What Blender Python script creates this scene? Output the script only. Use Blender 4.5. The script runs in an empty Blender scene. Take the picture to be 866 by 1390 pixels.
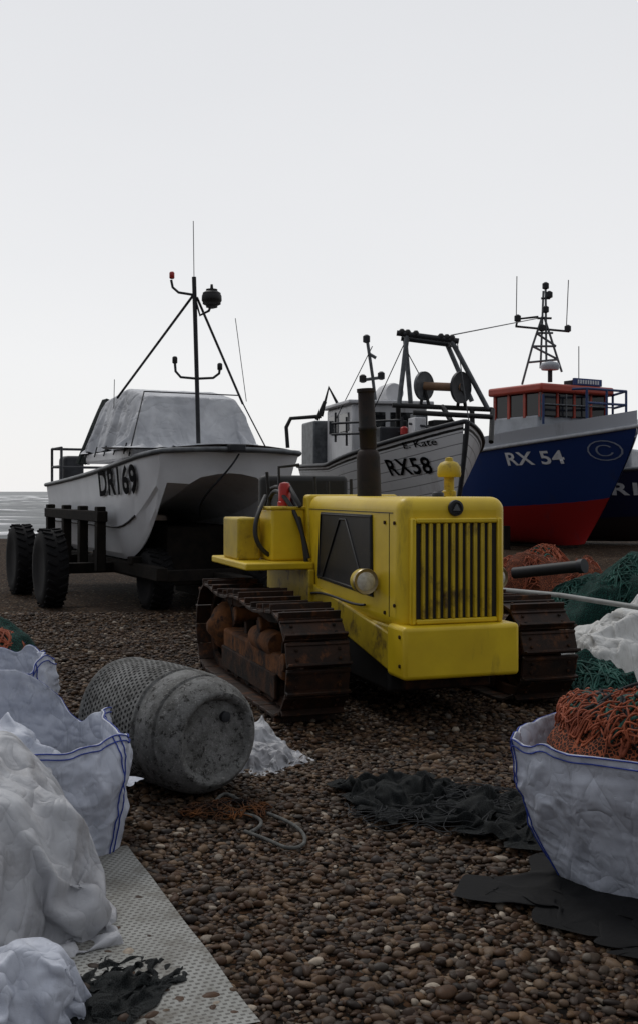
import bpy, bmesh, math, random, time
import numpy as np
from mathutils import Vector, Matrix, noise
from mathutils.bvhtree import BVHTree
random.seed(7); rng=np.random.default_rng(7)
sc=bpy.context.scene
F=1450.0; H=1.5
def W(px,py,d): return Vector(((px-433)*d/F, d, H-(py-667)*d/F))
# ---------------------------------------------------------------- materials
def newmat(name):
    m=bpy.data.materials.new(name); m.use_nodes=True
    nt=m.node_tree; b=nt.nodes['Principled BSDF']
    return m,nt,b
def mixn(nt,fac,a,b_):
    n=nt.nodes.new('ShaderNodeMix'); n.data_type='RGBA'
    for s,v in ((n.inputs[0],fac),(n.inputs[6],a),(n.inputs[7],b_)):
        if isinstance(v,bpy.types.NodeSocket): nt.links.new(v,s)
        elif isinstance(v,(int,float)): s.default_value=v
        else: s.default_value=(*v,1)
    return n.outputs[2]
def mathn(nt,op,a,b_=None,c=None):
    n=nt.nodes.new('ShaderNodeMath'); n.operation=op
    for i,v in enumerate((a,b_,c)):
        if v is None: continue
        if isinstance(v,bpy.types.NodeSocket): nt.links.new(v,n.inputs[i])
        else: n.inputs[i].default_value=v
    return n.outputs[0]
def noisen(nt,vec,scale,detail=5,rough=.6,lo=.35,hi=.65):
    n=nt.nodes.new('ShaderNodeTexNoise'); n.inputs['Scale'].default_value=scale
    n.inputs['Detail'].default_value=detail; n.inputs['Roughness'].default_value=rough
    nt.links.new(vec,n.inputs['Vector'])
    r=nt.nodes.new('ShaderNodeMapRange'); r.inputs[1].default_value=lo; r.inputs[2].default_value=hi
    nt.links.new(n.outputs['Fac'],r.inputs[0])
    return r.outputs[0]
def bumpn(nt,b,h,strength=.4,dist=.01):
    n=nt.nodes.new('ShaderNodeBump'); n.inputs['Strength'].default_value=strength; n.inputs['Distance'].default_value=dist
    nt.links.new(h,n.inputs['Height']); nt.links.new(n.outputs[0],b.inputs['Normal']); return n
def objc(nt,which='Object'):
    return nt.nodes.new('ShaderNodeTexCoord').outputs[which]
def scaled(nt,vec,s,rot=(0,0,0)):
    n=nt.nodes.new('ShaderNodeMapping'); n.inputs['Scale'].default_value=s; n.inputs['Rotation'].default_value=rot; nt.links.new(vec,n.inputs[0]); return n.outputs[0]
def crease(nt,o,scale,stretch=(1,1,1),rot=(0,0,0)):
    """sharp fold lines in cloth: |noise| ridges, stretched along the fold direction"""
    n=nt.nodes.new('ShaderNodeTexNoise'); n.inputs['Scale'].default_value=scale; n.inputs['Detail'].default_value=1.0; n.inputs['Distortion'].default_value=.8
    nt.links.new(scaled(nt,o,stretch,rot),n.inputs['Vector'])
    return mathn(nt,'POWER',mathn(nt,'ABSOLUTE',mathn(nt,'SUBTRACT',n.outputs['Fac'],.5)),.75)
def M(name,c1,c2=None,scale=6,rough=.6,metal=0,bump=.25,bscale=60,bdist=.004,dirt=None,dscale=3,dlo=.55,dhi=.7,streak=False,spec=.5):
    m,nt,b=newmat(name); o=objc(nt)
    if c2 is None: c2=tuple(x*.75 for x in c1)
    col=mixn(nt,noisen(nt,o,scale),c1,c2)
    if dirt is not None:
        v=scaled(nt,o,(1,1,.22)) if streak else o
        col=mixn(nt,noisen(nt,v,dscale,8,.7,dlo,dhi),col,dirt)
    nt.links.new(col,b.inputs['Base Color'])
    b.inputs['Roughness'].default_value=rough; b.inputs['Metallic'].default_value=metal
    b.inputs['Specular IOR Level'].default_value=spec
    if bump: bumpn(nt,b,noisen(nt,o,bscale,6,.6,0,1),bump,bdist)
    return m
# ---------------------------------------------------------------- mesh helpers
def link(ob,par=None):
    sc.collection.objects.link(ob)
    if par is not None: ob.parent=par
    return ob
def mk(name,verts,faces,mat,par=None,smooth=True,bevel=0,seg=3,sub=0,ang=.7,loc=None,rot=None):
    me=bpy.data.meshes.new(name); me.from_pydata([tuple(v) for v in verts],[],faces); me.update()
    if mat: me.materials.append(mat)
    if smooth:
        me.polygons.foreach_set('use_smooth',[True]*len(me.polygons)); me.set_sharp_from_angle(angle=ang)
    ob=link(bpy.data.objects.new(name,me),par)
    if loc is not None: ob.location=loc
    if rot is not None: ob.rotation_euler=rot
    if bevel:
        m=ob.modifiers.new('b','BEVEL'); m.width=bevel; m.segments=seg; m.limit_method='ANGLE'
    if sub:
        m=ob.modifiers.new('s','SUBSURF'); m.levels=sub; m.render_levels=sub
    return ob
BF=[(0,3,2,1),(4,5,6,7),(0,1,5,4),(1,2,6,5),(2,3,7,6),(3,0,4,7)]
def bv(x0,x1,y0,y1,z0,z1): return [(x0,y0,z0),(x1,y0,z0),(x1,y1,z0),(x0,y1,z0),(x0,y0,z1),(x1,y0,z1),(x1,y1,z1),(x0,y1,z1)]
def box(name,x0,x1,y0,y1,z0,z1,mat,par=None,bevel=.008,seg=3,taper=None):
    v=bv(x0,x1,y0,y1,z0,z1)
    if taper:
        cx,cy=(x0+x1)/2,(y0+y1)/2
        v=v[:4]+[((a-cx)*taper[0]+cx+ (taper[2] if len(taper)>2 else 0),(b-cy)*taper[1]+cy+(taper[3] if len(taper)>3 else 0),c) for a,b,c in v[4:]]
    return mk(name,v,BF,mat,par,bevel=bevel,seg=seg,ang=.6)
def boxes(name,lst,mat,par=None,bevel=.005):
    V=[];Fc=[]
    for (M4,dims) in lst:
        o=len(V); a,b,c=dims
        V+= [tuple(M4@Vector(p)) for p in bv(-a/2,a/2,-b/2,b/2,-c/2,c/2)]
        Fc+=[tuple(i+o for i in f) for f in BF]
    return mk(name,V,Fc,mat,par,bevel=bevel,seg=1,ang=.6)
def frame(d):
    d=d.normalized(); u=d.orthogonal().normalized(); return u,d.cross(u)
def cyl(name,p1,p2,r,mat,par=None,r2=None,n=28,bevel=0):
    p1=Vector(p1);p2=Vector(p2); r2=r if r2 is None else r2
    u,v=frame(p2-p1); V=[]
    for p,rr in((p1,r),(p2,r2)):
        for i in range(n):
            a=2*math.pi*i/n; V.append(p+u*rr*math.cos(a)+v*rr*math.sin(a))
    Fc=[(i,(i+1)%n,n+(i+1)%n,n+i) for i in range(n)]+[tuple(range(n))[::-1],tuple(range(n,2*n))]
    return mk(name,V,Fc,mat,par,bevel=bevel,ang=.6)
def lathe(name,prof,p,d,mat,par=None,n=40,uv=False,deform=None):
    p=Vector(p);d=Vector(d).normalized(); u,v=frame(d); V=[];Fc=[]
    for r,h in prof:
        for i in range(n):
            a=2*math.pi*i/n; q=p+d*h+(u*math.cos(a)+v*math.sin(a))*r
            if deform: q=deform(q)
            V.append(q)
    m=len(prof)
    for j in range(m-1):
        for i in range(n): Fc.append((j*n+i,j*n+(i+1)%n,(j+1)*n+(i+1)%n,(j+1)*n+i))
    Fc+= [tuple(range(n))[::-1],tuple((m-1)*n+i for i in range(n))]
    ob=mk(name,V,Fc,mat,par,ang=.9)
    if uv:
        uvl=ob.data.uv_layers.new(name='UVMap'); 
        for poly in ob.data.polygons:
            idx=[ob.data.loops[l].vertex_index for l in poly.loop_indices]
            us=[(i%n)/n for i in idx]
            wrap=max(us)-min(us)>.5 and len(us)==4
            for l,i,uu in zip(poly.loop_indices,idx,us):
                uvl.data[l].uv=((uu+1 if wrap and uu<.5 else uu),prof[i//n][1])
    return ob
def tubes(name,paths,r,mat,par=None,smooth=False,res=3):
    cu=bpy.data.curves.new(name,'CURVE'); cu.dimensions='3D'; cu.bevel_depth=r; cu.bevel_resolution=res; cu.use_fill_caps=True
    for pts in paths:
        s=cu.splines.new('NURBS' if smooth else 'POLY'); s.points.add(len(pts)-1)
        for i,p in enumerate(pts): s.points[i].co=(p[0],p[1],p[2],1)
        if smooth: s.use_endpoint_u=True; s.order_u=min(4,len(pts)); s.resolution_u=5
    cu.materials.append(mat)
    return link(bpy.data.objects.new(name,cu),par)
MI={}
def empty(name,loc=(0,0,0),rz=0):
    e=bpy.data.objects.new(name,None); e.empty_display_size=.3
    e.location=loc; e.rotation_euler=(0,0,rz); sc.collection.objects.link(e)
    MI[e.name]=(Matrix.Translation(Vector(loc))@Matrix.Rotation(rz,4,'Z')).inverted()
    return e
def LW(par,px,py,d): return MI[par.name]@W(px,py,d)
def fn(p,s,seed=0): return noise.noise(Vector(p)*s+Vector((seed*7.3,seed*3.1,seed*1.7)))
def ridge(p,s,seed=0): 
    q=Vector(p); w=Vector((fn(q,s*.6,seed+5),fn(q,s*.6,seed+6),fn(q,s*.6,seed+8)))*(.5/s)
    return 1-2.2*abs(fn(q+w,s,seed))
# ================================================================ CLOTH SIMULATION (run first, alone in the scene)
def box_cloth(n,m,h,ht,seed):
    V=[];Fc=[];per=[]
    def off(p,nrm,k): return Vector(p)+Vector(nrm)*(.06*k*noise.noise(Vector((p[0],p[1],p[2]*.5))*4.5+Vector((seed,seed*2,0)))+.03*k*noise.noise(Vector(p)*9+Vector((seed,0,seed))))
    for i in range(4*n):
        s,q=divmod(i,n); u=-h+2*h*q/n
        per.append({0:(u,-h,0,-1),1:(h,u,1,0),2:(-u,h,0,1),3:(-h,-u,-1,0)}[s])
    for j in range(m+1):
        k=min(1,j/m*6)
        for (x,y,a,b) in per:
            V.append(off((x,y,ht*j/m),(a,b,0),k))
    for j in range(m):
        for i in range(4*n): Fc.append((j*4*n+i,j*4*n+(i+1)%(4*n),(j+1)*4*n+(i+1)%(4*n),(j+1)*4*n+i))
    top={}
    for i in range(4*n):
        s,q=divmod(i,n); ij={0:(q,0),1:(n,q),2:(n-q,n),3:(0,n-q)}[s]; top[ij]=m*4*n+i
    for a in range(1,n):
        for b in range(1,n):
            x,y=-h+2*h*a/n,-h+2*h*b/n; top[(a,b)]=len(V)
            V.append(Vector((x,y,ht+.12*noise.noise(Vector((x*4+seed,y*4,seed)))+.05*noise.noise(Vector((x*9+seed,y*9,seed))))))
    for a in range(n):
        for b in range(n): Fc.append((top[(a,b)],top[(a+1,b)],top[(a+1,b+1)],top[(a,b+1)]))
    seams=[[j*4*n+c*n for j in range(m+1)] for c in range(4)]+[[m*4*n+i for i in range(4*n)]+[m*4*n]]
    return V,Fc,list(range(4*n)),seams
def sheet_cloth(nx_,ny_,sx_,sy_,seed,amp=.12,z0=.22):
    V=[];Fc=[]
    for j in range(ny_+1):
        for i in range(nx_+1):
            x=-sx_/2+sx_*i/nx_; y=-sy_/2+sy_*j/ny_
            z=z0+amp*noise.noise(Vector((x*5+seed,y*5,seed)))*1.6+amp*.5*noise.noise(Vector((x*11+seed,y*11,seed+4)))
            V.append(Vector((x+.10*noise.noise(Vector((x*4,y*4,seed+9))),y+.10*noise.noise(Vector((x*4,y*4,seed+12))),z)))
    for j in range(ny_):
        for i in range(nx_): a=j*(nx_+1)+i; Fc.append((a,a+1,a+nx_+2,a+nx_+1))
    return V,Fc
def lump(hx,hy,hz,seed,ox,cx=0,cy=0):
    bm=bmesh.new(); bmesh.ops.create_icosphere(bm,subdivisions=4,radius=1)
    V=[]
    for v in bm.verts:
        p=v.co; q=Vector([math.copysign(abs(c)**.6,c) for c in p]); k=1+.24*noise.noise(p*1.6+Vector((seed,0,0)))
        V.append((q.x*hx*k+cx+ox,q.y*hy*k+cy,q.z*hz*k))
    Fc=[tuple(v.index for v in f.verts) for f in bm.faces]; bm.free()
    ob=mk('lump',V,Fc,None); ob.modifiers.new('c','COLLISION'); ob.collision.thickness_outer=.012; ob.collision.cloth_friction=20
    return ob
t0=time.time()
SIM={}
jobs=[];tmp=[]
gp=mk('gp',[(-5,-5,0),(60,-5,0),(60,5,0),(-5,5,0)],[(0,1,2,3)],None,smooth=False); gp.modifiers.new('c','COLLISION'); gp.collision.thickness_outer=.01; gp.collision.cloth_friction=30; tmp.append(gp)
def addcloth(key,V,Fc,pin,ox,bend,shrink=0):
    ob=mk(key,[v+Vector((ox,0,0)) for v in V],Fc,None)
    cm=ob.modifiers.new('cl','CLOTH'); s=cm.settings
    if pin:
        g=ob.vertex_groups.new(name='pin'); g.add(pin,1,'REPLACE'); s.vertex_group_mass='pin'
    s.quality=6; s.mass=.25; s.tension_stiffness=25; s.compression_stiffness=25; s.shear_stiffness=12; s.bending_stiffness=bend; s.air_damping=1.5
    s.tension_damping=10; s.compression_damping=10; s.shrink_min=shrink
    cm.collision_settings.use_collision=True; cm.collision_settings.collision_quality=2; cm.collision_settings.distance_min=.012
    cm.point_cache.frame_start=1; cm.point_cache.frame_end=60
    jobs.append((key,ob,ox,[v.copy() for v in V],Fc))
SE_={}; NB,MB=36,28
bagdefs={'bagA':(1.3,.74,[(.35,.35,.50,1,0,0),(.2,.15,.56,4,.1,.12)],.46),'bagC':(8.1,.74,[(.33,.36,.40,5,.0,0),(.15,.15,.56,6,.18,-.12)],.46)}
for k,(key,(seed,ht,lumps,h)) in enumerate(bagdefs.items()):
    V,Fc,pin,seams=box_cloth(NB,MB,h,ht,seed); ox=k*4
    for (a,b,c,sd,cx,cy) in lumps: tmp.append(lump(a,b,c,sd,ox,cx,cy))
    SE_[key]=seams; addcloth(key,V,Fc,pin,ox,1.0,-.03)
V,Fc=sheet_cloth(64,56,1.25,1.1,2.2,.16); addcloth('sheetA',V,Fc,None,14,.15)
tmp.append(lump(.12,.1,.07,1,14,.15,.1)); tmp.append(lump(.1,.14,.09,5,14,-.22,-.08))
V,Fc=sheet_cloth(74,70,1.8,1.6,5.7,.12,.62); addcloth('sheetB',V,Fc,None,18,.5,-.06)
tmp.append(lump(.30,.22,.40,3,18,.12,.05)); tmp.append(lump(.22,.2,.28,9,18,-.36,-.18)); tmp.append(lump(.14,.16,.22,12,18,.3,-.38)); tmp.append(lump(.1,.1,.3,14,18,-.15,.35))
def canopy_cloth(nx_,ny_):
    V=[];Fc=[]
    for j in range(ny_+1):
        for i in range(nx_+1):
            x=-1.40+2.8*i/nx_; y=-1.85+3.7*j/ny_
            V.append(Vector((x,y,.95+.05*noise.noise(Vector((x*2.5,y*2.5,1)))+.04*noise.noise(Vector((x*6,y*6,5))))))
    for j in range(ny_):
        for i in range(nx_): a=j*(nx_+1)+i; Fc.append((a,a+1,a+nx_+2,a+nx_+1))
    return V,Fc
V,Fc=canopy_cloth(60,78); addcloth('canopy',V,Fc,None,26,.5,-.06)
cf=[(-.80,-1.15,0),(.80,-1.15,0),(.88,1.25,0),(-.88,1.25,0),(-.60,-.80,.70),(.60,-.80,.70),(.66,1.15,.76),(-.66,1.15,.76),(-.62,.1,.86),(.62,.1,.86)]
fr=mk('frame',[(a+26,b,c) for a,b,c in cf],[(0,1,5,4),(1,2,6,9,5),(2,3,7,6),(3,0,4,8,7),(4,5,9,8),(8,9,6,7),(3,2,1,0)],None,smooth=False); fr.modifiers.new('c','COLLISION'); fr.collision.thickness_outer=.02; fr.collision.cloth_friction=25; tmp.append(fr)
for f in range(1,47): sc.frame_set(f)
dg=bpy.context.evaluated_depsgraph_get()
for key,ob,ox,V0,Fc in jobs:
    me=ob.evaluated_get(dg).to_mesh()
    P=[v.co-Vector((ox,0,0)) for v in me.vertices]
    mxx=max(max(abs(p.x),abs(p.y),abs(p.z)) for p in P)
    if not(mxx<4): P=V0
    SIM[key]=([p.copy() for p in P],Fc)
for _,ob,_,_,_ in jobs: bpy.data.objects.remove(ob)
for ob in tmp: bpy.data.objects.remove(ob)
sc.frame_set(1)
print('cloth time',time.time()-t0)
def placecloth(name,key,mat,par,loc=(0,0,0),rz=0,scale=(1,1,1),sub=1,thick=0):
    P,Fc=SIM[key]; R=Matrix.Translation(loc)@Matrix.Rotation(rz,4,'Z')
    V=[R@Vector((p.x*scale[0],p.y*scale[1],p.z*scale[2])) for p in P]
    ob=mk(name,V,Fc,mat,par,ang=3,sub=0)
    if thick: m=ob.modifiers.new('t','SOLIDIFY'); m.thickness=thick
    if sub: m=ob.modifiers.new('s','SUBSURF'); m.levels=sub; m.render_levels=sub
    return ob,V
# ---------------------------------------------------------------- camera, world, light
cam=bpy.data.cameras.new('camera'); co=bpy.data.objects.new('camera',cam); sc.collection.objects.link(co)
co.location=(0,0,H); co.rotation_euler=(math.pi/2,0,0)
cam.sensor_fit='VERTICAL'; cam.sensor_height=36; cam.lens=36*F/1390; cam.shift_y=-28/1390; cam.clip_end=20000; cam.clip_start=.05
sc.camera=co
sc.view_settings.view_transform='Standard'; sc.view_settings.look='None'; sc.view_settings.exposure=0
w=bpy.data.worlds.new('World'); sc.world=w; w.use_nodes=True; nt=w.node_tree; bg=nt.nodes['Background']
sky=nt.nodes.new('ShaderNodeTexSky'); sky.sky_type='NISHITA'; sky.sun_disc=False
SE,SR=math.radians(52),math.radians(-30)
sky.sun_elevation=SE; sky.sun_rotation=SR
g=objc(nt,'Generated'); sx=nt.nodes.new('ShaderNodeSeparateXYZ'); nt.links.new(g,sx.inputs[0])
mr=nt.nodes.new('ShaderNodeMapRange'); nt.links.new(sx.outputs[1],mr.inputs[0]); mr.inputs[1].default_value=-.6; mr.inputs[2].default_value=.85
cl=mixn(nt,mr.outputs[0],(1.65,1.7,1.85),(9.3,9.25,9.25))
zz=nt.nodes.new('ShaderNodeMapRange'); nt.links.new(sx.outputs[2],zz.inputs[0]); zz.inputs[1].default_value=.12; zz.inputs[2].default_value=.75
cl=mixn(nt,mathn(nt,'MULTIPLY',zz.outputs[0],.8),cl,(6.0,6.2,6.6))
cn=noisen(nt,scaled(nt,g,(1,1,2.5)),1.6,5,.5,.3,.75)
cl=mixn(nt,mathn(nt,'MULTIPLY',cn,.16),cl,(6.2,6.35,6.7))
fin=mixn(nt,.94,sky.outputs[0],cl)
nt.links.new(fin,bg.inputs[0]); bg.inputs[1].default_value=.1
sl=bpy.data.lights.new('sun','SUN'); sl.energy=.85; sl.angle=math.radians(14); sl.color=(1,.97,.93)
so=bpy.data.objects.new('sun',sl); sc.collection.objects.link(so)
sdir=Vector((math.sin(SR)*math.cos(SE),math.cos(SR)*math.cos(SE),math.sin(SE)))
so.rotation_euler=sdir.to_track_quat('Z','Y').to_euler(); so.location=(0,0,30)
# ---------------------------------------------------------------- ground, pebbles, sea
def gz(x,y):
    a=.035*noise.noise(Vector((x*.5,y*.5,0)))+.012*noise.noise(Vector((x*1.9,y*1.9,3)))
    if y>34: a-= (min(y,70)-34)**1.15*.11
    return a
RAMP=[(0,(.009,.005,.003)),(.15,(.034,.017,.009)),(.32,(.080,.040,.019)),(.48,(.027,.020,.015)),(.62,(.125,.070,.034)),(.75,(.050,.043,.036)),(.87,(.19,.12,.068)),(.955,(.022,.019,.019)),(1,(.42,.35,.27))]
def pebramp(nt,fac,k=1.0):
    r=nt.nodes.new('ShaderNodeValToRGB'); e=r.color_ramp.elements
    while len(e)<len(RAMP): e.new(.5)
    for i,(p,c) in enumerate(RAMP): e[i].position=p; e[i].color=(*[x*k for x in c],1)
    nt.links.new(fac,r.inputs[0]); return r.outputs[0]
gm,nt,b=newmat('shingle_ground'); o=objc(nt)
vo=nt.nodes.new('ShaderNodeTexVoronoi'); vo.inputs['Scale'].default_value=36; nt.links.new(o,vo.inputs['Vector'])
sp=nt.nodes.new('ShaderNodeSeparateColor'); nt.links.new(vo.outputs['Color'],sp.inputs[0])
c=pebramp(nt,sp.outputs[0],.8)
c=mixn(nt,mathn(nt,'GREATER_THAN',vo.outputs['Distance'],.62),c,(.005,.004,.003))
c=mixn(nt,noisen(nt,o,.6,4,.6,.35,.7),c,mixn(nt,.45,c,(.012,.007,.004)))
nt.links.new(c,b.inputs['Base Color']); b.inputs['Roughness'].default_value=.9; b.inputs['Specular IOR Level'].default_value=.08
bumpn(nt,b,mathn(nt,'SUBTRACT',1,vo.outputs['Distance']),.9,.02)
xs=sorted(set([round(v,3) for v in list(np.linspace(-8,8,110))+list(np.linspace(-60,60,49))+[-3000,-900,-300,-120,120,300,900,3000]]))
ys=sorted(set([round(v,3) for v in list(np.linspace(0,20,130))+list(np.linspace(20,75,60))+[-60,-30,-15,-8,-4,-2,90]]))
V=[(x,y,gz(x,y)) for y in ys for x in xs]; nx=len(xs)
Fc=[(j*nx+i,j*nx+i+1,(j+1)*nx+i+1,(j+1)*nx+i) for j in range(len(ys)-1) for i in range(nx-1)]
ground=mk('ground',V,Fc,gm,ang=3)
def pebbles(name,y0,y1,dens,sub,r0,r1,mat):
    bm=bmesh.new(); bmesh.ops.create_icosphere(bm,subdivisions=sub,radius=1)
    bvs=np.array([v.co[:] for v in bm.verts]); bf=np.array([[v.index for v in f.verts] for f in bm.faces]); bm.free()
    area=.86*(y1*y1-y0*y0)/2; N=int(area*dens)
    y=np.sqrt(rng.uniform(y0*y0,y1*y1,N)); x=rng.uniform(-.43,.43,N)*y
    z=np.array([gz(a,b) for a,b in zip(x,y)])
    r=r0+(r1-r0)*rng.beta(1.2,3.4,N)
    big=rng.random(N)<.015; r[big]*=1.5
    S=np.stack([r*rng.uniform(.9,1.6,N),r*rng.uniform(.7,1.05,N),r*rng.uniform(.4,.75,N)],1)
    a=rng.uniform(0,2*np.pi,N); ti=rng.normal(0,.35,N)
    P=bvs[None]*S[:,None,:]
    k1=rng.normal(0,.2,N)[:,None]; k2=rng.normal(0,.16,N)[:,None]
    P=P.copy(); P[...,0]*= (1+k1*bvs[None,:,1]); P[...,1]*=(1+k2*bvs[None,:,0]+k1*bvs[None,:,2])
    ct,st=np.cos(ti)[:,None],np.sin(ti)[:,None]
    Y=P[...,1]*ct-P[...,2]*st; Z=P[...,1]*st+P[...,2]*ct; X=P[...,0]
    ca,sa=np.cos(a)[:,None],np.sin(a)[:,None]
    X,Y=X*ca-Y*sa,X*sa+Y*ca
    zo=rng.uniform(-.2,.9,N)*r*.8
    VV=np.stack([X+x[:,None],Y+y[:,None],Z+(z+zo)[:,None]],-1).reshape(-1,3)
    FF=(bf[None]+(np.arange(N)*len(bvs))[:,None,None]).reshape(-1,3)
    me=bpy.data.meshes.new(name); me.vertices.add(len(VV)); me.vertices.foreach_set('co',VV.astype(np.float32).ravel())
    me.loops.add(FF.size); me.loops.foreach_set('vertex_index',FF.astype(np.int32).ravel())
    me.polygons.add(len(FF)); me.polygons.foreach_set('loop_start',(np.arange(len(FF))*3).astype(np.int32))
    me.polygons.foreach_set('use_smooth',np.ones(len(FF),bool))
    me.update(calc_edges=True); me.materials.append(mat)
    return link(bpy.data.objects.new(name,me))
pm,nt,b=newmat('pebble_stone'); geo=nt.nodes.new('ShaderNodeNewGeometry'); o=objc(nt)
c=pebramp(nt,geo.outputs['Random Per Island'],1.12)
c=mixn(nt,noisen(nt,o,90,4,.6,.3,.7),c,mixn(nt,.4,c,(.02,.012,.008)))
c=mixn(nt,mathn(nt,'MULTIPLY',noisen(nt,o,1.3,4,.6,.4,.7),.35),c,(.012,.008,.005))
nt.links.new(c,b.inputs['Base Color']); b.inputs['Roughness'].default_value=.55; b.inputs['Specular IOR Level'].default_value=.2
pebbles('shingle_pebbles',2.7,6.2,2300,2,.006,.028,pm)
pebbles('shingle_pebbles_distant',6.2,13,750,1,.010,.033,pm)
# sea: wave-displaced sheet, fine near the shore
sm,nt,b=newmat('sea_water'); o=objc(nt)
s=nt.nodes.new('ShaderNodeSeparateXYZ'); nt.links.new(o,s.inputs[0])
wv=noisen(nt,scaled(nt,o,(.05,.3,1)),1.0,8,.75,.35,.65)
cr=nt.nodes.new('ShaderNodeMapRange'); nt.links.new(mathn(nt,'MULTIPLY_ADD',wv,.25,s.outputs[2]),cr.inputs[0]); cr.inputs[1].default_value=-1.60; cr.inputs[2].default_value=-1.45
nt.links.new(mixn(nt,cr.outputs[0],mixn(nt,wv,(.12,.13,.13),(.30,.31,.315)),(.9,.9,.9)),b.inputs['Base Color'])
b.inputs['Roughness'].default_value=.55; b.inputs['Specular IOR Level'].default_value=.35; bumpn(nt,b,wv,.8,.4)
sxs=[-9000,-2500,-800,-400]+list(np.linspace(-200,200,161))+[400,800,2500,9000]
sys_=[38.0]; st_=1.1
while sys_[-1]<900: sys_.append(sys_[-1]+st_); st_=max(1.1,sys_[-1]*.011)
sys_+=[1500,3000,6000,12000]
def sz(x,y):
    if y>900: return -2.0
    k=math.sin(y*.42+2.2*noise.noise(Vector((x*.02,y*.01,1)))*3+.8*noise.noise(Vector((x*.09,y*.05,4))))
    return -2.0+.42*max(0,k)**3*(.4+abs(noise.noise(Vector((x*.03,y*.04,9))))*2)+.12*noise.noise(Vector((x*.2,y*.3,2)))
V=[(x,y,sz(x,y)) for y in sys_ for x in sxs]; nx=len(sxs)
mk('sea',V,[(j*nx+i,j*nx+i+1,(j+1)*nx+i+1,(j+1)*nx+i) for j in range(len(sys_)-1) for i in range(nx-1)],sm,ang=3)
# ---------------------------------------------------------------- shared mats
yellow=M('yellow_paint',(.72,.51,.014),(.60,.41,.012),3,.42,0,.15,35,.004,dirt=(.17,.10,.02),dscale=4.5,dlo=.60,dhi=.82,streak=True)
yellow_d=M('yellow_paint_worn',(.56,.40,.012),(.42,.29,.012),4,.5,0,.2,35,.004,dirt=(.06,.03,.013),dscale=5,dlo=.52,dhi=.68)
black=M('black_metal',(.006,.006,.007),(.012,.011,.01),6,.6,0,.2)
blackp=M('black_panel',(.007,.007,.008),(.013,.012,.012),5,.5,0,.2,dirt=(.03,.026,.02),dscale=6,spec=.3)
rust=M('rusty_steel',(.022,.012,.007),(.07,.027,.011),9,.85,.1,.6,50,.006,dirt=(.008,.006,.005),dscale=6,dlo=.45,dhi=.6,spec=.25)
rusto=M('orange_rust',(.19,.07,.020),(.07,.028,.01),7,.85,0,.6,50,.006,dirt=(.012,.008,.007),dscale=5,dlo=.48,dhi=.6,spec=.25)
trackm=M('track_steel',(.012,.008,.006),(.038,.016,.008),8,.6,.2,.7,60,.004,dirt=(.12,.042,.013),dscale=9,dlo=.54,dhi=.68,spec=.3)
steel=M('grey_steel',(.16,.17,.18),(.08,.085,.09),8,.5,.4,.2)
steeld=M('dark_steel',(.030,.032,.037),(.016,.017,.02),8,.55,.3,.2)
red=M('red_plastic',(.45,.02,.015),None,6,.35)
glass=M('dark_glass',(.008,.009,.011),(.012,.013,.015),2,.08,0,0)
tyre=M('tyre_rubber',(.006,.006,.007),(.011,.010,.010),10,.85,0,.4,spec=.2)
woodd=M('dark_timber',(.008,.007,.006),(.017,.013,.010),8,.85,0,.5,spec=.15)
white=M('white_paint',(.66,.66,.67),(.56,.56,.57),3,.45,0,.1,20,dirt=(.16,.13,.10),dscale=3,dlo=.55,dhi=.8,streak=True)
letter=M('black_lettering',(.003,.003,.004),None,5,.8,0,0,spec=.05)
letterw=M('white_lettering',(.75,.76,.78),None,5,.5,0,0)
# ================================================================ TRACTOR
T=empty('crawler_tractor',(.715,7.19,0),math.radians(18.8))
box('hood',-.375,.375,-.45,1.42,.62,1.465,yellow,T,bevel=.085,seg=6)
box('hood_rear_cowl',-.385,.385,1.36,1.50,.6,1.475,yellow,T,bevel=.03)
box('grille_backing',-.285,.285,-.462,-.44,.70,1.30,black,T,bevel=.004)
def bb(x0,x1,y0,y1,z0,z1): return (Matrix.Translation(((x0+x1)/2,(y0+y1)/2,(z0+z1)/2)),(x1-x0,y1-y0,z1-z0))
boxes('grille_frame',[bb(-.318,-.283,-.487,-.445,.668,1.332),bb(.283,.318,-.487,-.445,.668,1.332),bb(-.283,.283,-.485,-.445,1.30,1.332),bb(-.283,.283,-.485,-.445,.668,.70)],yellow,T,bevel=.008)
bars=[bb(-.283+.0515*i-.0125,-.283+.0515*i+.0125,-.482,-.456,.70,1.30) for i in range(1,11)]
boxes('grille_bars',bars,yellow_d,T,bevel=.006)
box('front_bumper',-.40,.40,-.56,-.28,.335,.665,yellow,T,bevel=.028,seg=4)
box('side_rail_a',-.378,-.30,-.30,1.5,.47,.645,yellow_d,T,bevel=.015)
box('side_rail_b',.30,.378,-.30,1.5,.47,.645,yellow_d,T,bevel=.015)
mk('sloping_frame',[(-.395,-.3,.36),(-.395,-.3,.60),(-.395,1.3,.80),(-.395,1.3,.62),(-.34,-.3,.36),(-.34,-.3,.60),(-.34,1.3,.80),(-.34,1.3,.62)],[(0,1,2,3),(7,6,5,4),(0,4,5,1),(1,5,6,2),(2,6,7,3),(3,7,4,0)],yellow_d,T,bevel=.012)
box('underbelly_shade_box',-.36,.36,-.2,2.3,.2,.50,black,T,bevel=.03)  # black box added to stand in for the shade under the tractor
box('tow_crossbar',-.30,.30,-.36,-.26,.24,.335,rust,T,bevel=.015)
box('transmission_case',-.42,.42,1.5,2.35,.4,.95,rust,T,bevel=.04)
lathe('badge',[(.001,0),(.052,.0),(.05,.014),(.036,.018),(.034,.010),(.001,.010)],(0,-.452,1.395),(0,-1,0),steeld,T,n=32)
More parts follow.
